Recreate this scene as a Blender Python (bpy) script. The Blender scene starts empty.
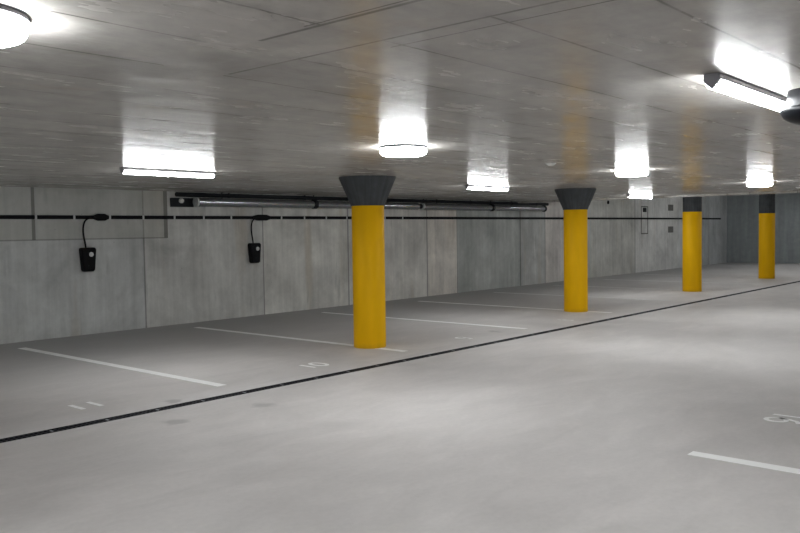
import bpy, bmesh, math, random
from mathutils import Vector, Matrix
random.seed(7)
C = bpy.context.scene.collection
PI = math.pi

# ------------------------------------------------------------------ dimensions (metres)
CEIL = 2.47            # underside of the low slab
HIGH = 3.12            # underside of the slab beyond the step
WALL_Y = 13.06         # long wall with the cable
FAR_X = 37.6           # far end wall
STEP_X = 20.42         # where the low slab stops
BACK_X, RIGHT_Y = -7.0, -9.0
COL_X, COL_Y, COL_S, COL_R = 8.63, 8.123, 6.109, 0.236
YEL = 2.055            # top of the yellow paint
DR_Y = 6.894           # floor drain
LINE_X, LINE_S, LINE_Y0, LINE_Y1 = 5.447, 3.126, 7.39, 12.35

# ------------------------------------------------------------------ node helpers
class NT:
    def __init__(s, name):
        s.m = bpy.data.materials.new(name); s.m.use_nodes = True
        s.t = s.m.node_tree; s.t.nodes.clear()
        s.out = s.n('ShaderNodeOutputMaterial'); s.b = s.n('ShaderNodeBsdfPrincipled')
        s.l(s.b.outputs[0], s.out.inputs[0])
    def n(s, typ, **kw):
        x = s.t.nodes.new(typ)
        for k, v in kw.items(): setattr(x, k, v)
        return x
    def l(s, a, b): s.t.links.new(a, b)
    def put(s, sock, v):
        if isinstance(v, bpy.types.NodeSocket): s.l(v, sock)
        else: sock.default_value = v
    def math(s, op, a, b=0.0, clamp=False):
        x = s.n('ShaderNodeMath', operation=op, use_clamp=clamp)
        s.put(x.inputs[0], a); s.put(x.inputs[1], b); return x.outputs[0]
    def pos(s): return s.n('ShaderNodeNewGeometry').outputs['Position']
    def obj(s): return s.n('ShaderNodeTexCoord').outputs['Object']
    def mapped(s, v, scale=(1, 1, 1), loc=(0, 0, 0)):
        x = s.n('ShaderNodeMapping'); s.l(v, x.inputs[0]); x.inputs['Scale'].default_value = scale; x.inputs['Location'].default_value = loc
        return x.outputs[0]
    def noise(s, v, scale, detail=4, rough=.55, dist=0):
        x = s.n('ShaderNodeTexNoise'); s.l(v, x.inputs['Vector']); x.inputs['Scale'].default_value = scale
        x.inputs['Detail'].default_value = detail; x.inputs['Roughness'].default_value = rough; x.inputs['Distortion'].default_value = dist
        return x.outputs['Fac']
    def rng(s, v, a, b, c, d):
        x = s.n('ShaderNodeMapRange'); s.put(x.inputs[0], v)
        for i, q in enumerate((a, b, c, d)): x.inputs[i+1].default_value = q
        return x.outputs[0]
    def ramp(s, v, stops, interp='LINEAR'):
        x = s.n('ShaderNodeValToRGB'); s.put(x.inputs[0], v); r = x.color_ramp; r.interpolation = interp
        while len(r.elements) < len(stops): r.elements.new(1.0)
        for e, (p, c) in zip(r.elements, stops):
            e.position = p; e.color = (c if len(c) == 4 else (*c, 1)) if hasattr(c, '__len__') else (c, c, c, 1)
        return x.outputs[0]
    def mix(s, f, a, b, mode='MIX'):
        x = s.n('ShaderNodeMix', data_type='RGBA', blend_type=mode); s.put(x.inputs[0], f)
        for i, q in ((6, a), (7, b)):
            if not isinstance(q, bpy.types.NodeSocket): q = (*q, 1) if len(q) == 3 else q
            s.put(x.inputs[i], q)
        return x.outputs[2]
    def sep(s, v):
        x = s.n('ShaderNodeSeparateXYZ'); s.l(v, x.inputs[0]); return x.outputs
    def comb(s, a, b, c):
        x = s.n('ShaderNodeCombineXYZ')
        for i, q in enumerate((a, b, c)): s.put(x.inputs[i], q)
        return x.outputs[0]
    def gray(s, v): return s.comb(v, v, v)
    def bump(s, h, strength, dist):
        x = s.n('ShaderNodeBump'); x.inputs['Strength'].default_value = strength; x.inputs['Distance'].default_value = dist
        s.l(h, x.inputs['Height']); s.l(x.outputs[0], s.b.inputs['Normal'])
    def fin(s, col=None, rough=None, metal=None, spec=None):
        for k, v in (('Base Color', col), ('Roughness', rough), ('Metallic', metal), ('Specular IOR Level', spec)):
            if v is None: continue
            if k == 'Base Color' and not isinstance(v, bpy.types.NodeSocket): v = (*v, 1)
            s.put(s.b.inputs[k], v)
        return s.m

def plain(name, col, rough=.5, metal=0., var=.12, scale=12, bump=0.0, spec=.4):
    t = NT(name); p = t.obj(); n = t.noise(p, scale, 4)
    f = t.gray(t.rng(n, .3, .7, 1-var, 1+var))
    if bump: t.bump(n, bump, .004)
    return t.fin(t.mix(1.0, (*col, 1), f, 'MULTIPLY'), rough, metal, spec)

def emitter(name, col, strength):
    t = NT(name); t.b.inputs['Emission Color'].default_value = (*col, 1); t.b.inputs['Emission Strength'].default_value = strength
    return t.fin((.85, .85, .85), .4)

# ------------------------------------------------------------------ materials
def mat_wall():
    t = NT('cast concrete wall'); p = t.pos(); x, y, z = t.sep(p)
    span = 38.0
    J = [(0.9, .04), (3.4, .04), (6.02, .0), (8.0, .036), (10.73, .034), (13.2, .05), (16.05, .05), (17.31, .03), (20.4, .09),
         (21.8, .04), (23.9, .04), (28.1, .06), (33.2, .22), (35.4, .05)]
    tones = [2.75*q for q in (.185, .19, .185, .19, .205, .235, .24, .255, .17, .185, .235, .20, .235, .15, .17)]
    tint = [(.98,1.0,.98)]*4 + [(1.0,1.0,.955), (1.01,1.0,.94), (1.02,1.0,.94), (1.05,1.0,.92), (.97,1.01,.97), (.98,1.0,.97), (1.04,1.,.95), (1.0,1.0,.94), (1.,1.,.97), (.97,1,1), (.97,1,1)]
    base = tuple(tones[0]*c for c in tint[0])
    for i, (jx, w) in enumerate(J):
        base = t.mix(t.math('GREATER_THAN', x, jx), base, tuple(tones[i+1]*c for c in tint[i+1]))
    jn = 0.0
    for jx, w in J:
        if w: jn = t.math('MAXIMUM', jn, t.rng(t.math('ABSOLUTE', t.math('SUBTRACT', x, jx)), w*.28, w*.55, 1, 0))
    base = t.mix(t.math('MULTIPLY', jn, .55), base, (.05, .05, .048))
    # form-board streaks run vertically
    v1 = t.noise(t.mapped(p, (7, 1, .35)), 1.0, 5, .6)
    v2 = t.noise(t.mapped(p, (1.1, 1, .9)), 1.0, 5, .6, .4)
    v3 = t.noise(p, 9, 5, .65)
    f = t.math('MULTIPLY', t.math('MULTIPLY', t.rng(v1, .25, .75, .84, 1.16), t.rng(v2, .25, .75, .72, 1.28)), t.rng(v3, .25, .75, .92, 1.08))
    col = t.mix(1.0, base, t.gray(f), 'MULTIPLY')
    # brownish run-off stains
    s = t.noise(t.mapped(p, (1.7, 1, .22), (3.1, 0, 0)), 1.0, 3, .5)
    col = t.mix(t.rng(s, .60, .78, 0, .55), col, (.42, .33, .21))
    # darker drips
    d = t.noise(t.mapped(p, (3.3, 1, .5), (11, 0, 2)), 1.0, 4, .6)
    col = t.mix(t.rng(d, .62, .74, 0, .55), col, (.20, .215, .20))
    # upper pour above the day joint on the first panels
    near = t.math('LESS_THAN', x, 8.5); up = t.math('GREATER_THAN', z, 1.62)
    col = t.mix(t.math('MULTIPLY', t.math('MULTIPLY', near, up), .45), col, (.38, .375, .33))
    seam = t.math('MULTIPLY', near, t.math('LESS_THAN', t.math('ABSOLUTE', t.math('SUBTRACT', z, 1.62)), .012))
    col = t.mix(t.math('MULTIPLY', seam, .45), col, (.07, .07, .06))
    for jx, w in ((6.02, .028), (8.46, .04)):
        a = t.math('LESS_THAN', t.math('ABSOLUTE', t.math('SUBTRACT', x, jx)), w)
        col = t.mix(t.math('MULTIPLY', t.math('MULTIPLY', a, up), .6), col, (.05, .048, .04))
    # tie holes and blow holes
    vo = t.n('ShaderNodeTexVoronoi', feature='F1'); t.l(t.mapped(p, (1.0, 0.0, 1.25), (.3, 0, .2)), vo.inputs['Vector']); vo.inputs['Randomness'].default_value = .75
    col = t.mix(t.rng(vo.outputs['Distance'], .022, .045, .65, 0), col, (.03, .03, .03))
    t.bump(v3, .25, .006)
    return t.fin(col, .75, 0, .3)

def mat_far_wall():
    t = NT('dark cast concrete wall'); p = t.pos(); x, y, z = t.sep(p)
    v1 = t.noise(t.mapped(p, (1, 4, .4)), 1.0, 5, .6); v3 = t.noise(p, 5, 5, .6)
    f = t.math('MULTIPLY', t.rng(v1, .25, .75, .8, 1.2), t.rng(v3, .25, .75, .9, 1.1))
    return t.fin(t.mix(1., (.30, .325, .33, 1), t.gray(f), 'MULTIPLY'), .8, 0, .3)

def mat_ceiling():
    t = NT('board formed concrete ceiling'); p = t.pos()
    x, y, z = t.sep(p)
    w1 = t.math('MULTIPLY', t.math('SUBTRACT', t.noise(p, .8, 2), .5), .06)
    # board joints along the aisle every 0.53 m, a closing strip across at x 2.14 .. 2.48
    fr = t.math('FRACT', t.math('ADD', t.math('DIVIDE', t.math('ADD', t.math('SUBTRACT', y, 1.17), w1), .53), 40.5))
    dl = t.math('MULTIPLY', t.math('ABSOLUTE', t.math('SUBTRACT', fr, .5)), .53)
    along = t.rng(dl, .003, .010, 1, 0)
    gap = t.math('MULTIPLY', t.math('GREATER_THAN', x, 2.14), t.math('LESS_THAN', x, 2.48))
    along = t.math('MULTIPLY', along, t.math('SUBTRACT', 1.0, gap))
    across = 0.0
    for jx, wd, y0, y1 in ((2.14, .012, -9, 2.6), (2.48, .010, -9, 3.25), (2.11, .006, -9, 2.3), (2.60, .006, 1.2, 2.3), (7.4, .008, -9, 14), (7.75, .008, -9, 14), (13.0, .01, -9, 14), (-3., .01, -9, 14)):
        a = t.rng(t.math('ABSOLUTE', t.math('SUBTRACT', x, jx)), wd*.5, wd*1.3, 1, 0)
        a = t.math('MULTIPLY', a, t.math('MULTIPLY', t.math('GREATER_THAN', y, y0), t.math('LESS_THAN', y, y1)))
        across = t.math('MAXIMUM', across, a)
    brk = t.noise(p, 2.3, 5, .65)
    jl = t.math('MAXIMUM', t.math('MULTIPLY', along, t.rng(brk, .40, .58, .35, 1.0)), t.math('MULTIPLY', across, t.rng(brk, .35, .55, .3, 1.0)))
    rowid = t.math('FLOOR', t.math('ADD', t.math('DIVIDE', t.math('SUBTRACT', y, 1.17), .53), 40.0))
    wn = t.n('ShaderNodeTexWhiteNoise', noise_dimensions='2D'); t.l(t.comb(rowid, t.math('GREATER_THAN', x, 2.3), 0.0), wn.inputs['Vector'])
    row = t.rng(wn.outputs['Value'], 0, 1, .93, 1.07)
    big = t.noise(p, .55, 5, .6, .5); fine = t.noise(t.mapped(p, (2.2, 9, 1)), 1.0, 5, .62)
    f = t.math('MULTIPLY', t.rng(big, .25, .75, .82, 1.18), t.rng(fine, .25, .75, .9, 1.1))
    col = t.mix(1., (.475, .453, .425, 1), t.gray(f), 'MULTIPLY'); col = t.mix(1., col, t.gray(row), 'MULTIPLY')
    rust = t.noise(t.mapped(p, (.8, 1.6, 1), (5, 3, 0)), 1.0, 4, .6)
    col = t.mix(t.rng(rust, .62, .76, 0, .4), col, (.42, .31, .19))
    mot = t.noise(p, 5.5, 6, .7, .3); col = t.mix(1., col, t.gray(t.rng(mot, .25, .75, .82, 1.18)), 'MULTIPLY')
    halo = t.rng(dl, .0, .09, 1, 0); col = t.mix(t.math('MULTIPLY', t.math('MULTIPLY', halo, t.rng(brk, .45, .70, 0, 1)), .5), col, (.17, .155, .13))
    dk = t.noise(t.mapped(p, (3, 1.4, 1), (9, 2, 0)), 1.0, 5, .7)
    col = t.mix(t.rng(dk, .58, .80, 0, .4), col, (.19, .18, .16))
    col = t.mix(t.math('MULTIPLY', jl, .8), col, (.10, .095, .085))
    rg = t.rng(t.noise(t.mapped(p, (1.5, 4, 1)), 1.0, 4, .6), .3, .7, .16, .30)
    h = t.math('ADD', t.noise(t.mapped(p, (3.5, 3.5, 1)), 1.0, 3, .5), t.math('MULTIPLY', t.noise(t.mapped(p, (1.6, 6.5, 1)), 1.0, 3, .55, .4), .55))
    t.bump(h, .24, .012)
    return t.fin(col, rg, 0, .15)

def mat_floor():
    t = NT('power floated concrete floor'); p = t.pos(); x, y, z = t.sep(p)
    a = t.noise(p, .33, 6, .6, .8); b = t.noise(t.mapped(p, (1.1, 2.6, 1)), 1.0, 6, .62, .6); c = t.noise(p, 22, 4, .6)
    f = t.math('MULTIPLY', t.math('MULTIPLY', t.rng(a, .25, .75, .86, 1.14), t.rng(b, .25, .75, .88, 1.12)), t.rng(c, .25, .75, .96, 1.04))
    col = t.mix(1., (.545, .522, .508, 1), t.gray(f), 'MULTIPLY')
    # lamp fall-off painted into the floor colour: bays darken towards the wall
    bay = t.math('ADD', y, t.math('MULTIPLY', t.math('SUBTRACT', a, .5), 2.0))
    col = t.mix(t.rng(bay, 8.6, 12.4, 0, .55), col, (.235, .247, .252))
    # cement bloom next to the drain
    dd = t.math('ABSOLUTE', t.math('SUBTRACT', y, DR_Y)); 
    col = t.mix(t.math('MULTIPLY', t.rng(dd, .05, .38, .5, 0), t.rng(b, .35, .65, .2, 1)), col, (.66, .655, .65))
    # stains: wet scuffs at a few spots
    wob = t.mapped(p, (1, 1, 0)); nz = t.n('ShaderNodeTexNoise'); t.l(p, nz.inputs['Vector']); nz.inputs['Scale'].default_value = 6
    for sx, sy, r in ((4.64, 7.13, .10), (4.16, 6.34, .13), (5.09, 6.22, .12), (11.11, 7.62, .12)):
        d = t.n('ShaderNodeVectorMath', operation='DISTANCE'); t.l(wob, d.inputs[0]); d.inputs[1].default_value = (sx, sy, 0)
        q = t.math('ADD', d.outputs['Value'], t.math('MULTIPLY', t.math('SUBTRACT', nz.outputs['Fac'], .5), .3))
        col = t.mix(t.rng(q, r*.4, r*1.2, .5, 0), col, (.27, .265, .26))
    rg = t.rng(b, .3, .7, .5, .68)
    t.bump(c, .08, .003)
    return t.fin(col, rg, 0, .3)

def mat_paint_line(name, col, lo, hi, under=(.50, .485, .475)):
    t = NT(name); p = t.pos(); n = t.noise(p, 7, 6, .7); m = t.noise(p, 60, 3, .7)
    k = t.math('ADD', n, t.math('MULTIPLY', t.math('SUBTRACT', m, .5), .4))
    return t.fin(t.mix(t.rng(k, lo, hi, 0, 1), (*col, 1), (*under, 1)), .55, 0, .4)

def mat_yellow():
    t = NT('yellow column paint'); p = t.obj(); n = t.noise(t.mapped(p, (5, 5, 1.2)), 1., 4, .55); m = t.noise(p, 30, 3)
    col = t.mix(t.rng(n, .3, .7, 0, 1), (.80, .44, .003, 1), (.90, .50, .003, 1))
    z = t.sep(p)[2]; g = t.math('ADD', z, t.math('MULTIPLY', n, .12))
    col = t.mix(t.rng(g, .06, .14, .35, 0), col, (.42, .25, .03))
    t.bump(m, .06, .003)
    return t.fin(col, .5, 0, .12)

def mat_capital():
    t = NT('bare dark column concrete'); p = t.obj(); x, y, z = t.sep(p)
    ang = t.math('ARCTAN2', y, x)
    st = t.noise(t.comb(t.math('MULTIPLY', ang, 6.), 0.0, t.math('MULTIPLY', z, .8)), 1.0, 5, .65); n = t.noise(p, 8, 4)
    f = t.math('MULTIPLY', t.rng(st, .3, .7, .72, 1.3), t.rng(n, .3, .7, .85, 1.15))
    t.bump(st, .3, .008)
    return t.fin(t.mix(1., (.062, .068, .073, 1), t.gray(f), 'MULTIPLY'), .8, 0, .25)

def mat_steel():
    t = NT('galvanised steel'); p = t.obj(); n = t.noise(t.mapped(p, (1, 6, 6)), 1.5, 5, .6)
    vo = t.n('ShaderNodeTexVoronoi'); t.l(p, vo.inputs['Vector']); vo.inputs['Scale'].default_value = 30
    col = t.mix(t.rng(n, .3, .7, 0, 1), (.30, .32, .34, 1), (.44, .46, .48, 1))
    col = t.mix(.12, col, vo.outputs['Color'], 'OVERLAY')
    return t.fin(col, .24, .92)

M = dict(wall=mat_wall(), far=mat_far_wall(), ceil=mat_ceiling(), floor=mat_floor(), yellow=mat_yellow(), cap=mat_capital(), steel=mat_steel(),
    white=mat_paint_line('white bay paint', (.90, .90, .89), .66, .96), worn=mat_paint_line('worn white bay paint', (.68, .68, .67), .48, .78), ghost=mat_paint_line('almost worn off bay paint', (.53, .53, .52), .42, .68),
    black=plain('black plastic', (.004, .004, .005), .6, spec=.15), cable=plain('black cable sheath', (.003, .003, .005), .6, spec=.15), grate=plain('dark cast grate', (.010, .011, .016), .55, .2, spec=.2),
    gutter=plain('dark drain gutter', (.012, .012, .014), .8), clip=plain('pale cable clip', (.55, .56, .56), .5), badge=plain('pale grey badge', (.62, .63, .62), .35),
    housing=plain('pale grey lamp housing', (.30, .30, .31), .5), endcap=plain('grey lamp end cap', (.34, .34, .37), .5), dark=plain('dark grey steel', (.014, .016, .019), .55, .2, spec=.2),
    ring=plain('grey lamp base ring', (.10, .10, .11), .6, spec=.1), disc=plain('pale end disc', (.50, .52, .52), .5, .2), dome=plain('glossy dark dome plastic', (.003, .0035, .0045), .4, spec=.12), det=plain('white detector plastic', (.75, .75, .72), .4),
    plate=plain('grey cement patch', (.15, .15, .14), .8), tick=plain('bright drain clip', (.30, .31, .32), .5),
    tube=emitter('glowing tube diffuser', (.955, .985, 1.0), 17.0), bowl=emitter('glowing round diffuser', (.955, .985, 1.0), 17.0))

# ------------------------------------------------------------------ mesh helpers
def box(bm, x0, x1, y0, y1, z0, z1):
    v = [bm.verts.new(q) for q in ((x0,y0,z0),(x1,y0,z0),(x1,y1,z0),(x0,y1,z0),(x0,y0,z1),(x1,y0,z1),(x1,y1,z1),(x0,y1,z1))]
    for f in ((0,3,2,1),(4,5,6,7),(0,1,5,4),(1,2,6,5),(2,3,7,6),(3,0,4,7)): bm.faces.new([v[i] for i in f])
    return v
def lathe(bm, prof, n=48, mat=None):
    """profile of (r, z) turned about Z; closed at both ends where r is 0, capped otherwise"""
    rings = []
    for r, z in prof:
        if r < 1e-6: rings.append([bm.verts.new((0, 0, z))])
        else: rings.append([bm.verts.new((r*math.cos(2*PI*i/n), r*math.sin(2*PI*i/n), z)) for i in range(n)])
    for a, b in zip(rings, rings[1:]):
        for i in range(n):
            j = (i+1) % n
            if len(a) == 1 and len(b) == 1: continue
            if len(a) == 1: bm.faces.new((a[0], b[j], b[i]))
            elif len(b) == 1: bm.faces.new((a[i], a[j], b[0]))
            else: bm.faces.new((a[i], a[j], b[j], b[i]))
    for ring in (rings[0], rings[-1]):
        if len(ring) > 1: bm.faces.new(ring)
    if mat is not None: bmesh.ops.transform(bm, matrix=mat, verts=[v for r in rings for v in r])
def sweep(bm, pts, prof, closed_prof=True):
    """sweep a 2-D outline (side, up) along a path"""
    pts = [Vector(p) for p in pts]; rings = []
    for i, p in enumerate(pts):
        t = (pts[min(i+1, len(pts)-1)] - pts[max(i-1, 0)]).normalized()
        s = t.cross(Vector((0, 1, 0))); s = s.normalized() if s.length > 1e-4 else Vector((1, 0, 0))
        u = s.cross(t).normalized()
        rings.append([bm.verts.new(p + s*a + u*b) for a, b in prof])
    n = len(prof)
    for a, b in zip(rings, rings[1:]):
        for i in range(n): bm.faces.new((a[i], a[(i+1) % n], b[(i+1) % n], b[i]))
    bm.faces.new(rings[0]); bm.faces.new(rings[-1][::-1])
def circ(r, n=10): return [(r*math.cos(2*PI*i/n), r*math.sin(2*PI*i/n)) for i in range(n)]
def extrude_x(bm, prof, x0, x1):
    a = [bm.verts.new((x0, y, z)) for y, z in prof]; b = [bm.verts.new((x1, y, z)) for y, z in prof]; n = len(prof)
    for i in range(n): bm.faces.new((a[i], a[(i+1) % n], b[(i+1) % n], b[i]))
    bm.faces.new(a[::-1]); bm.faces.new(b)
def ob(name, bm, mat, parent=None, smooth=False, bevel=0.0, loc=None):
    bmesh.ops.recalc_face_normals(bm, faces=bm.faces)
    if bevel:
        es = [e for e in bm.edges if len(e.link_faces) == 2 and e.calc_face_angle(0) > .6]
        bmesh.ops.bevel(bm, geom=es, offset=bevel, segments=2, affect='EDGES', profile=.6)
    me = bpy.data.meshes.new(name); bm.to_mesh(me); bm.free()
    me.materials.append(M[mat] if isinstance(mat, str) else mat)
    if smooth:
        for f in me.polygons: f.use_smooth = True
        try: me.set_sharp_from_angle(angle=.7)
        except Exception: pass
    o = bpy.data.objects.new(name, me); C.objects.link(o)
    if parent: o.parent = parent
    if loc: o.location = loc
    return o
def B(): return bmesh.new()
def tag(o, label, cat, group=None):
    o['label'] = label; o['category'] = cat
    if group: o['group'] = group
    return o
def thing(name, label, cat, loc=(0, 0, 0), group=None, rz=0):
    o = bpy.data.objects.new(name, None); C.objects.link(o); o.location = loc; o.rotation_euler.z = rz; o.empty_display_size = .1
    return tag(o, label, cat, group)
def struct(name, bm, mat, **k):
    o = ob(name, bm, mat, **k); o['kind'] = 'structure'; return o
def copy_tree(o, parent=None):
    c = o.copy(); C.objects.link(c); c.parent = parent
    for ch in list(o.children): copy_tree(ch, c)
    return c

# ------------------------------------------------------------------ the setting
GW = .072                                       # half width of the drain slot
bm = B()                                        # floor with a real slot for the drain
prof = [(RIGHT_Y-.3, 0), (DR_Y-GW, 0), (DR_Y-GW, -.10), (DR_Y+GW, -.10), (DR_Y+GW, 0), (WALL_Y+.3, 0), (WALL_Y+.3, -.3), (RIGHT_Y-.3, -.3)]
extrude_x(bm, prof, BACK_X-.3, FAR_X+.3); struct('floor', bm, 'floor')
bm = B(); box(bm, BACK_X-.3, STEP_X, RIGHT_Y-.3, WALL_Y+.3, CEIL, CEIL+.35); struct('ceiling', bm, 'ceil')
bm = B(); box(bm, STEP_X, FAR_X+.3, RIGHT_Y-.3, WALL_Y+.3, HIGH, HIGH+.35); struct('ceiling_far', bm, 'ceil')
bm = B(); box(bm, STEP_X-.26, STEP_X+.02, RIGHT_Y, WALL_Y, CEIL-.045, CEIL+.0); struct('trim_1', bm, 'ceil', bevel=.008)
bm = B(); box(bm, STEP_X, STEP_X+.02, RIGHT_Y, WALL_Y, CEIL, HIGH); struct('trim_2', bm, 'ceil')
bm = B(); box(bm, BACK_X, FAR_X, WALL_Y, WALL_Y+.3, 0, HIGH); struct('wall_left', bm, 'wall')
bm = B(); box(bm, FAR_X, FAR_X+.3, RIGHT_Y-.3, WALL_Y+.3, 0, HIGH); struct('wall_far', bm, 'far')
bm = B(); box(bm, BACK_X, FAR_X, RIGHT_Y-.3, RIGHT_Y, 0, HIGH); struct('wall_right', bm, 'far')
bm = B(); box(bm, BACK_X-.3, BACK_X, RIGHT_Y-.3, WALL_Y+.3, 0, CEIL); struct('wall_back', bm, 'far')

# ------------------------------------------------------------------ columns
def column(k, label):
    high = COL_X + k*COL_S > STEP_X
    top = HIGH if high else CEIL
    t = thing('column', label, 'column', (COL_X + k*COL_S, COL_Y, 0), 'round yellow columns')
    bm = B(); lathe(bm, [(COL_R, 0), (COL_R+.001, .02), (COL_R+.001, YEL-.004), (COL_R-.002, YEL)], 56); ob('painted_shaft', bm, 'yellow', t, True)
    base = YEL
    if high:
        bm = B(); lathe(bm, [(COL_R-.004, YEL), (COL_R-.004, HIGH-.40)], 56); ob('bare_shaft', bm, 'cap', t, True); base = HIGH-.40
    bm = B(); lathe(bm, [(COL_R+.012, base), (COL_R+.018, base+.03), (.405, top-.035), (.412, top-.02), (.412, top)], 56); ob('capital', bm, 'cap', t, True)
    return t
column(0, 'nearest and widest yellow round column with a flared dark concrete capital')
column(1, 'second nearest yellow round column with a flared dark capital, right of the first')
column(2, 'third yellow round column, its straight dark grey top running up past the slab edge')
column(3, 'farthest yellow round column, close to the right edge and the dark end wall')

# ------------------------------------------------------------------ painted bay lines and numbers
def bay_line(x, y0, y1, mat, label, w=.105, group='painted bay lines by the wall'):
    bm = B(); box(bm, x-w/2, x+w/2, y0, y1, 0.0005, .0025)
    tag(ob('bay_line', bm, mat), label, 'floor marking', group)
LN = ['longest white bay line at the left, starting by the wall and ending above the drain', 'white bay line passing under the nearest yellow column',
      'white bay line just right of the nearest yellow column', 'faint white bay line passing under the second yellow column',
      'faint white bay line ending right of the second yellow column', 'worn bay line passing under the third yellow column',
      'worn bay line between the third and the farthest yellow column', 'worn bay line passing under the farthest yellow column']
for k, lab in enumerate(LN):
    bay_line(LINE_X + k*LINE_S, LINE_Y0, LINE_Y1, 'white' if k < 4 else 'worn', lab, .12)
bay_line(5.95, -2.7, 2.33, 'white', 'thick white bay line in the right foreground, running out of the frame', .12, 'painted bay lines by the aisle')

def stroke(bm, pts, w):
    """flat painted stroke through 2-D points, mitred"""
    P = [Vector((a, b)) for a, b in pts]; closed = (P[0]-P[-1]).length < 1e-6
    if closed: P = P[:-1]
    n = len(P); L = []; R_ = []
    for i in range(n):
        a = P[(i-1) % n] if closed or i > 0 else None; b = P[(i+1) % n] if closed or i < n-1 else None
        d = ((P[i]-a).normalized() if a is not None else Vector((0, 0))) + ((b-P[i]).normalized() if b is not None else Vector((0, 0)))
        d.normalize(); nn = Vector((-d.y, d.x)) * w/2
        L.append(P[i]+nn); R_.append(P[i]-nn)
    vl = [[bm.verts.new((q.x, q.y, z)) for q in L] for z in (.0005, .0025)]; vr = [[bm.verts.new((q.x, q.y, z)) for q in R_] for z in (.0005, .0025)]
    for i in range(n if closed else n-1):
        j = (i+1) % n
        bm.faces.new((vl[1][i], vl[1][j], vr[1][j], vr[1][i])); bm.faces.new((vl[0][i], vr[0][i], vr[0][j], vl[0][j]))
        bm.faces.new((vl[0][i], vl[0][j], vl[1][j], vl[1][i])); bm.faces.new((vr[0][i], vr[1][i], vr[1][j], vr[0][j]))
    if not closed:
        for i in (0, n-1): bm.faces.new((vl[0][i], vl[1][i], vr[1][i], vr[0][i]))
def arc(cx, cy, rx, ry, a0, a1, n=14): return [(cx+rx*math.cos(math.radians(a0+(a1-a0)*i/n)), cy+ry*math.sin(math.radians(a0+(a1-a0)*i/n))) for i in range(n+1)]
H, WD = .28, .15
def digit(ch):
    h, w = H, WD; s = []
    if ch == '1': s = [[(0, -h/2), (0, h/2)]]
    elif ch == '0': e = arc(0, 0, w/2, h/2, 0, 360, 26); e[-1] = e[0]; s = [e]
    elif ch == '2': s = [arc(0, h/2-w/2, w/2, w/2, 165, -35, 12) + [(-w/2, -h/2), (w/2, -h/2)]]
    elif ch == '9': e = arc(0, h/4-.01, w/2, h/4, 0, 360, 22); e[-1] = e[0]; s = [e, [(w/2, h/4-.01), (w/2-.01, -h/8), (w/4, -h/2+.015), (-w/3, -h/2+.01)]]
    elif ch == '6':
        e = arc(0, -h/4+.012, w/2, h/4+.012, 0, 360, 24); e[-1] = e[0]; s = [e, [(-w/2, -h/4+.012), (-w/2+.012, h/8), (-w/8, h/2-.03), (w/3, h/2-.004)]]
    elif ch == '8':
        for cy, k in ((h/4+.005, .9), (-h/4-.003, 1.0)):
            e = arc(0, cy, w/2*k, h/4*k, 0, 360, 22); e[-1] = e[0]; s.append(e)
    return s
def number(txt, x, y, mat, label, rz=0, gap=.19, w=.05):
    t = thing('bay_number', label, 'floor number', (x, y, 0), 'painted bay numbers', rz)
    for i, ch in enumerate(txt):
        bm = B()
        for s in digit(ch): stroke(bm, s, w)
        ob('digit', bm, mat, t, loc=((i-(len(txt)-1)/2)*gap, 0, 0))
number('11', 3.98, 7.635, 'white', 'white painted number 11 on the floor at far left beside the drain')
number('10', 6.99, 7.575, 'white', 'worn white number 10 on the floor left of the nearest column')
number('9', 10.15, 7.55, 'white', 'worn number 9 on the floor right of the nearest column', w=.045)
number('8', 13.2, 7.5, 'worn', 'worn number 8 on the floor beside the second column')
number('16', 7.53, 2.095, 'white', 'white bay number at the right edge, upside down from the aisle', PI, .2, .04)

# ------------------------------------------------------------------ linear floor drain
t = thing('floor_drain', 'long black slotted drain channel running along the whole floor', 'drain', (0, DR_Y, 0))
bm = B(); extrude_x(bm, [(-GW+.001, 0), (-GW+.001, -.095), (GW-.001, -.095), (GW-.001, 0), (GW-.011, 0), (GW-.011, -.085), (-GW+.011, -.085), (-GW+.011, 0)], BACK_X, FAR_X)
ob('gutter', bm, 'gutter', t)
GP = .5225
bm = B(); gw = GW-.012
for s in (-1, 1): box(bm, 0, GP-.006, s*gw-(0.01 if s > 0 else 0), s*gw+(0 if s > 0 else .01), -.024, -.001)
for i in range(13):
    xx = .002 + i*(GP-.026)/12; box(bm, xx, xx+.016, -gw+.01, gw-.01, -.022, -.002)
box(bm, 0, GP-.006, -.006, .006, -.022, -.002)
g0 = ob('grate', bm, 'grate', t)
bm = B(); box(bm, -.004, .012, -.022, .022, -.006, .001); c0 = ob('joint_clip', bm, 'tick', g0)
x0 = 3.27 - 13*GP
k = 0; g0.location = (x0, 0, 0)
while True:
    k += 1
    if x0 + (k+1)*GP > FAR_X: break
    g = copy_tree(g0, t); g.location = (x0 + k*GP, 0, 0)

# ------------------------------------------------------------------ flat power cable along the wall
t = thing('power_cable', 'flat black power cable running level along the concrete wall', 'cable', (0, WALL_Y, 1.99))
bm = B(); extrude_x(bm, [(-.014, -.030), (-.022, -.032), (-.030, -.027), (-.032, 0), (-.030, .027), (-.022, .032), (-.014, .030)], BACK_X+.5, 36.75)
ob('flat_cable', bm, 'cable', t)
bm = B(); box(bm, -.017, .017, -.037, -.0005, -.037, .037); cl = ob('cable_clip', bm, 'clip', t, bevel=.004)
xs = [6.05 + .645*i for i in range(-9, 15)]
xs = [x for x in xs if abs(x-10.6) > .3 and abs(x-7.165) > .16]
cl.location = (xs[0], 0, 0)
for x in xs[1:]:
    c = cl.copy(); C.objects.link(c); c.parent = t; c.location = (x, 0, 0)

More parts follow.
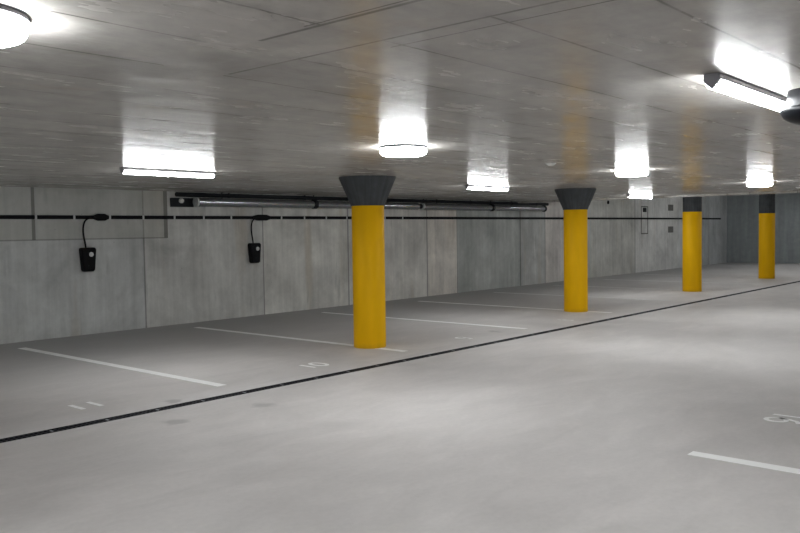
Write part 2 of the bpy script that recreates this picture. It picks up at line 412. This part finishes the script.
# ------------------------------------------------------------------ wall chargers
def charger(x, label, dx, hl):
    t = thing('wall_charger', label, 'charger', (x, WALL_Y, 1.28), 'black wall chargers')
    # tapered housing with rounded corners, wider at the top
    bm = B(); n = 5; out = []
    for cx, cz, a0 in ((.098, .165, 0), (-.098, .165, 90), (-.068, -.172, 180), (.068, -.172, 270)):
        for i in range(n+1):
            a = math.radians(a0+90*i/n); out.append((cx+.034*math.cos(a), cz+.034*math.sin(a)))
    rings = []
    for yy, k in ((0, .93), (-.02, 1.0), (-.095, 1.0), (-.118, .95), (-.126, .86)):
        rings.append([bm.verts.new((a*k, yy, b*k)) for a, b in out])
    m = len(out)
    for a, b in zip(rings, rings[1:]):
        for i in range(m): bm.faces.new((a[i], a[(i+1) % m], b[(i+1) % m], b[i]))
    bm.faces.new(rings[0]); bm.faces.new(rings[-1][::-1]); ob('housing', bm, 'black', t, True)
    R90 = Matrix.Rotation(PI/2, 4, 'X')
    bm = B(); lathe(bm, [(.040, 0), (.040, .008), (.034, .012), (0, .012)], 28, Matrix.Translation((.03, -.124, .082)) @ R90); ob('round_badge', bm, 'badge', t, True)
    bm = B(); lathe(bm, [(.011, 0), (.011, .006), (0, .006)], 16, Matrix.Translation((-.02, -.124, -.11)) @ R90); ob('lock_button', bm, 'dark', t, True)
    # lead rising from the top of the box and bending over to the tap on the flat cable
    P = [(-.03, -.06, .18), (-.036, -.058, .26), (-.052, -.055, .36), (-.062, -.052, .46), (-.055, -.05, .56), (-.025, -.048, .64), (.03, -.046, .685), (.11, -.044, .705)]
    S = []
    for i in range(len(P)-1):
        p0, p1, p2, p3 = (Vector(P[max(i-1, 0)]), Vector(P[i]), Vector(P[i+1]), Vector(P[min(i+2, len(P)-1)]))
        for u in (0, .25, .5, .75): S.append(.5*((2*p1)+(p2-p0)*u+(2*p0-5*p1+4*p2-p3)*u*u+(3*p1-p0-3*p2+p3)*u**3))
    S.append(Vector(P[-1])); bm = B(); sweep(bm, S, circ(.014, 10)); ob('lead', bm, 'cable', t, True)
    # tap connector clamped over the flat cable: a lozenge with tapered ends
    bm = B(); rings = []
    for xx, h, d in ((-hl, .028, .040), (-hl*.72, .045, .055), (-hl*.45, .060, .068), (hl*.45, .060, .068), (hl*.72, .045, .055), (hl, .028, .040)):
        r = []
        for i in range(14):
            a = 2*PI*i/14; r.append(bm.verts.new((dx+xx, -.018-d*.5+d*.5*math.copysign(abs(math.cos(a))**.6, math.cos(a)), .71+h*math.copysign(abs(math.sin(a))**.6, math.sin(a)))))
        rings.append(r)
    for a, b in zip(rings, rings[1:]):
        for i in range(14): bm.faces.new((a[i], a[(i+1) % 14], b[(i+1) % 14], b[i]))
    bm.faces.new(rings[0]); bm.faces.new(rings[-1][::-1]); ob('tap_connector', bm, 'black', t, True)
charger(6.895, 'black tapered wall charger nearest the left edge, hanging below the flat cable', .27, .14)
charger(10.455, 'black tapered wall charger between the left tube light and the nearest column', .22, .24)

# ------------------------------------------------------------------ galvanised duct under the ceiling
PY, PZ, PR = WALL_Y-.15, 2.276, .084
RX = Matrix.Rotation(PI/2, 4, 'Y')
def duct(name, x0, x1, joints, label, stub=False):
    t = thing(name, label, 'pipe', (x0, PY, PZ), 'galvanised pipes under the ceiling')
    L = x1-x0
    bm = B(); lathe(bm, [(PR, 0.012), (PR, L)], 36, RX); ob('pipe', bm, 'steel', t, True)
    bm = B(); lathe(bm, [(PR-.02, -.012), (PR+.006, -.006), (PR+.006, .03)], 36, RX); ob('end_cap', bm, 'disc', t, True)
    for j in joints:
        bm = B(); lathe(bm, [(PR+.012, j-x0-.05), (PR+.014, j-x0-.03), (PR+.014, j-x0+.03), (PR+.012, j-x0+.05)], 36, RX); ob('coupling', bm, 'dark', t, True)
    for h in [x0+.6+i*2.4 for i in range(int((L-.8)/2.4)+1)]:
        bm = B(); box(bm, h-x0-.008, h-x0+.008, -.006, .006, PR, CEIL-PZ); box(bm, h-x0-.03, h-x0+.03, -.03, .03, CEIL-PZ-.006, CEIL-PZ); ob('hanger', bm, 'dark', t)
    if stub:
        bm = B(); lathe(bm, [(PR+.012, L-.05), (PR+.012, L+.02)], 36, RX); ob('end_collar', bm, 'dark', t, True)
    else:
        bm = B(); lathe(bm, [(.06, L), (.06, L+.15)], 24, RX); ob('joint_core', bm, 'dark', t, True)
    return t
duct('duct', 9.02, 15.50, [12.04], 'long galvanised pipe under the ceiling, left half running behind the nearest column')
duct('duct', 15.68, 21.50, [18.72], 'galvanised pipe under the ceiling right of the nearest column, ending before the second', True)
t = thing('dark_pipe', 'thin black pipe running just above the galvanised pipes along the wall', 'pipe', (8.66, WALL_Y-.05, 2.415))
bm = B(); lathe(bm, [(.038, 0), (.042, .005), (.042, 13.22), (.038, 13.225)], 24, RX); ob('pipe', bm, 'dark', t, True)
for h in [1.2+2.0*i for i in range(6)]:
    bm = B(); lathe(bm, [(.046, h-.02), (.046, h+.02)], 24, RX); box(bm, h-.012, h+.012, -.008, .008, .04, CEIL-2.417); ob('pipe_clamp', bm, 'dark', t)
t = thing('pipe_mount', 'dark square bracket with a pale round plug at the left end of the pipe', 'bracket', (8.76, WALL_Y, 2.30))
bm = B(); box(bm, -.20, .30, -.026, -.0005, -.115, .055); ob('back_plate', bm, 'dark', t, bevel=.008)
bm = B(); lathe(bm, [(.046, 0), (.046, .03), (.038, .045), (.02, .05), (0, .05)], 24, Matrix.Translation((.02, -.026, .0)) @ Matrix.Rotation(PI/2, 4, 'X')); ob('round_plug', bm, 'det', t, True)

# ------------------------------------------------------------------ lamps
def make_batten():
    L = 1.27
    t = thing('ceiling_tube_light', '', 'ceiling light')
    bm = B(); extrude_x(bm, [(-.036, 0), (-.042, -.010), (-.040, -.032), (.040, -.032), (.042, -.010), (.036, 0)], -L/2, L/2); ob('lamp_housing', bm, 'housing', t)
    bm = B(); pr = [(-.038, -.032)] + [(-.038*math.cos(PI*i/12), -.044-.034*math.sin(PI*i/12)) for i in range(13)] + [(.038, -.032)]
    extrude_x(bm, pr, -L/2+.012, L/2-.012); ob('tube_diffuser', bm, 'tube', t, True)
    for s in (-1, 1):
        bm = B(); pr = [(-.041, -.002), (-.041, -.034), (-.028, -.056), (0, -.080), (.028, -.056), (.041, -.034), (.041, -.002)]
        a, b = sorted((s*(L/2-.014), s*(L/2+.010))); extrude_x(bm, pr, a, b); ob('end_cap', bm, 'endcap', t, bevel=.003)
    return t
def make_round():
    R_ = .216
    t = thing('ceiling_round_light', '', 'ceiling light')
    bm = B(); lathe(bm, [(R_+.005, 0), (R_+.008, -.004), (R_+.008, -.017), (R_-.004, -.020)], 56); ob('base_ring', bm, 'ring', t, True)
    pr = [(R_, -.016), (R_+.001, -.044)] + [(R_-.04+.04*math.cos(PI/2*i/6), -.046-.036*math.sin(PI/2*i/6)) for i in range(7)] + [(.10, -.085), (0, -.086)]
    bm = B(); lathe(bm, pr, 56); ob('bowl_diffuser', bm, 'bowl', t, True)
    return t
bt, rd = make_batten(), make_round()
def place(src, first, x, y, label, group, rz=0):
    o = src if first else copy_tree(src)
    o.location = (x, y, HIGH if x > STEP_X else CEIL); o.rotation_euler.z = rz; tag(o, label, 'ceiling light', group)
    return o
TUBES = [(5.66, 8.62, 'glowing tube light on the ceiling above the left wall, left of the nearest column'),
         (12.20, 8.50, 'glowing tube light on the ceiling between the first two yellow columns'),
         (18.95, 8.68, 'smallest glowing tube light, at the slab edge right of the second column'),
         (4.82, 1.53, 'bright tube light at upper right with its end behind a dark dome')]
FILL_HIGH_R = [(22.6, 4.9, 'added unseen round ceiling light beyond the slab edge, nearer of the pair by the aisle'), (29.5, 4.9, 'added unseen round ceiling light beyond the slab edge, farther of the pair by the aisle')]  # unseen round lamps added to brighten the part beyond the step
FILL_HIGH_T = [(24.6, 9.6, 'added unseen tube light beyond the slab edge above the third yellow column'), (30.2, 9.6, 'added unseen tube light beyond the slab edge, middle of the three in a row'), (35.0, 9.6, 'added unseen tube light beyond the slab edge nearest the dark end wall')]  # unseen tubes added above the step to lift the far floor and end wall
FILL_T = [(-1.2, 8.6, 'added fill tube light on the ceiling left of the camera view'), (-1.6, 1.5, 'added fill tube light on the ceiling behind the camera'), (11.3, 1.5, 'added fill tube light on the ceiling right of the camera view'),  # tubes added outside the view to raise the overall brightness
         (17.8, 1.5, 'added fill tube light on the ceiling far right of the camera view')]
for i, (x, y, lab) in enumerate(TUBES + FILL_T + FILL_HIGH_T): place(bt, i == 0, x, y, lab, 'ceiling tube lights')
ROUND = [(5.75, 4.95, 'glowing round ceiling light hanging above the nearest yellow column, at the centre'),
         (10.49, 4.92, 'glowing round ceiling light right of the second yellow column'),
         (15.40, 4.77, 'glowing round ceiling light above the farthest yellow column'),
         (1.155, 3.01, 'large bright round ceiling light cut off by the upper left corner')]
FILL_R = [(-3.8, 5.0, 'added fill round ceiling light behind the camera on the left')]  # extra lamp out of view, added as fill light
for i, (x, y, lab) in enumerate(ROUND + FILL_HIGH_R + FILL_R): place(rd, i == 0, x, y, lab, 'round ceiling lights')

# dark dome at the right edge, in front of the end of the bright tube
t = thing('ceiling_dome', 'dark glossy dome fitting on the ceiling, cut off by the right edge', 'ceiling fitting', (5.13, 1.285, CEIL))
bm = B(); lathe(bm, [(.145, 0), (.148, -.01), (.148, -.095), (.142, -.10)], 48); ob('dome_base', bm, 'dome', t, True)
bm = B(); lathe(bm, [(.142, -.098), (.180, -.103)] + [(.185*math.cos(PI/2*i/10), -.115-.09*math.sin(PI/2*i/10)) for i in range(10)] + [(0, -.205)], 48); ob('dome_cover', bm, 'dome', t, True)
# small flush detectors
for x, y, lab in ((8.57, 5.05, 'small white detector on the ceiling left of the second column'), (18.24, 4.87, 'small white detector on the ceiling at the right edge, beside the farthest round light')):
    t = thing('smoke_detector', lab, 'detector', (x, y, CEIL), 'small white ceiling detectors')
    bm = B(); lathe(bm, [(.062, 0), (.062, -.008), (.055, -.012)], 28); ob('detector_base', bm, 'det', t, True)
    bm = B(); lathe(bm, [(.045, -.012), (.045, -.020), (.03, -.027), (0, -.028)], 28); ob('detector_head', bm, 'det', t, True)

# ------------------------------------------------------------------ small things on the far part of the wall
bm = B(); lathe(bm, [(.065, 0), (.065, .02), (.045, .02), (.045, .004), (0, .004)], 24, Matrix.Translation((25.97, WALL_Y, 2.545)) @ Matrix.Rotation(PI/2, 4, 'X'))
tag(ob('vent_opening', bm, 'black', None, True), 'small round black hole high on the wall right of the second column', 'opening')
t = thing('recess_frame', 'tall narrow rectangular frame on the wall left of the third column', 'wall frame', (28.9, WALL_Y, 1.41))
bm = B()
box(bm, -.30, -.26, -.010, -.0005, 0, 1.04); box(bm, .26, .30, -.010, -.0005, 0, 1.04); box(bm, -.26, .26, -.010, -.0005, 0, .04); box(bm, -.26, .26, -.010, -.0005, 1.0, 1.04); ob('frame', bm, 'plate', t)
bm = B(); box(bm, -.14, .14, -.025, -.0005, .82, .98); ob('dark_plate', bm, 'dark', t, bevel=.005)
for z, lab in ((2.42, 'upper of two small square patches on the wall left of the third column'), (1.56, 'lower of two small square patches on the wall left of the third column')):
    t = thing('wall_mount_plate', lab, 'wall plate', (31.3, WALL_Y, z), 'small square wall patches')
    bm = B(); box(bm, -.24, .24, -.015, -.0005, -.12, .12); ob('plate', bm, 'plate', t, bevel=.004)

# ------------------------------------------------------------------ camera, world, view
cam = bpy.data.cameras.new('camera'); co = bpy.data.objects.new('camera', cam); C.objects.link(co)
F, YAW, PITCH, ROLL = 813.3, .7167, .0450, -.0145
f = Vector((math.cos(YAW)*math.cos(PITCH), math.sin(YAW)*math.cos(PITCH), -math.sin(PITCH)))
r = Vector((math.sin(YAW), -math.cos(YAW), 0)); u = r.cross(f)
r2 = math.cos(ROLL)*r + math.sin(ROLL)*u; u2 = -math.sin(ROLL)*r + math.cos(ROLL)*u
co.matrix_world = Matrix(((r2.x, u2.x, -f.x, 0), (r2.y, u2.y, -f.y, 0), (r2.z, u2.z, -f.z, 1.7), (0, 0, 0, 1)))
cam.sensor_fit = 'HORIZONTAL'; cam.sensor_width = 36; cam.lens = F/800*36; cam.clip_start = .05; cam.clip_end = 200
S = bpy.context.scene; S.camera = co
w = bpy.data.worlds.new('world'); S.world = w; w.use_nodes = True
w.node_tree.nodes['Background'].inputs[0].default_value = (.02, .02, .022, 1); w.node_tree.nodes['Background'].inputs[1].default_value = 0.2
S.view_settings.view_transform = 'Standard'; S.view_settings.look = 'None'; S.view_settings.gamma = 1; S.view_settings.use_curve_mapping = False
S.view_settings.exposure = 2.19
S.cycles.max_bounces = 10; S.cycles.diffuse_bounces = 8; S.cycles.glossy_bounces = 4; S.cycles.sample_clamp_indirect = 6; S.cycles.use_denoising = True
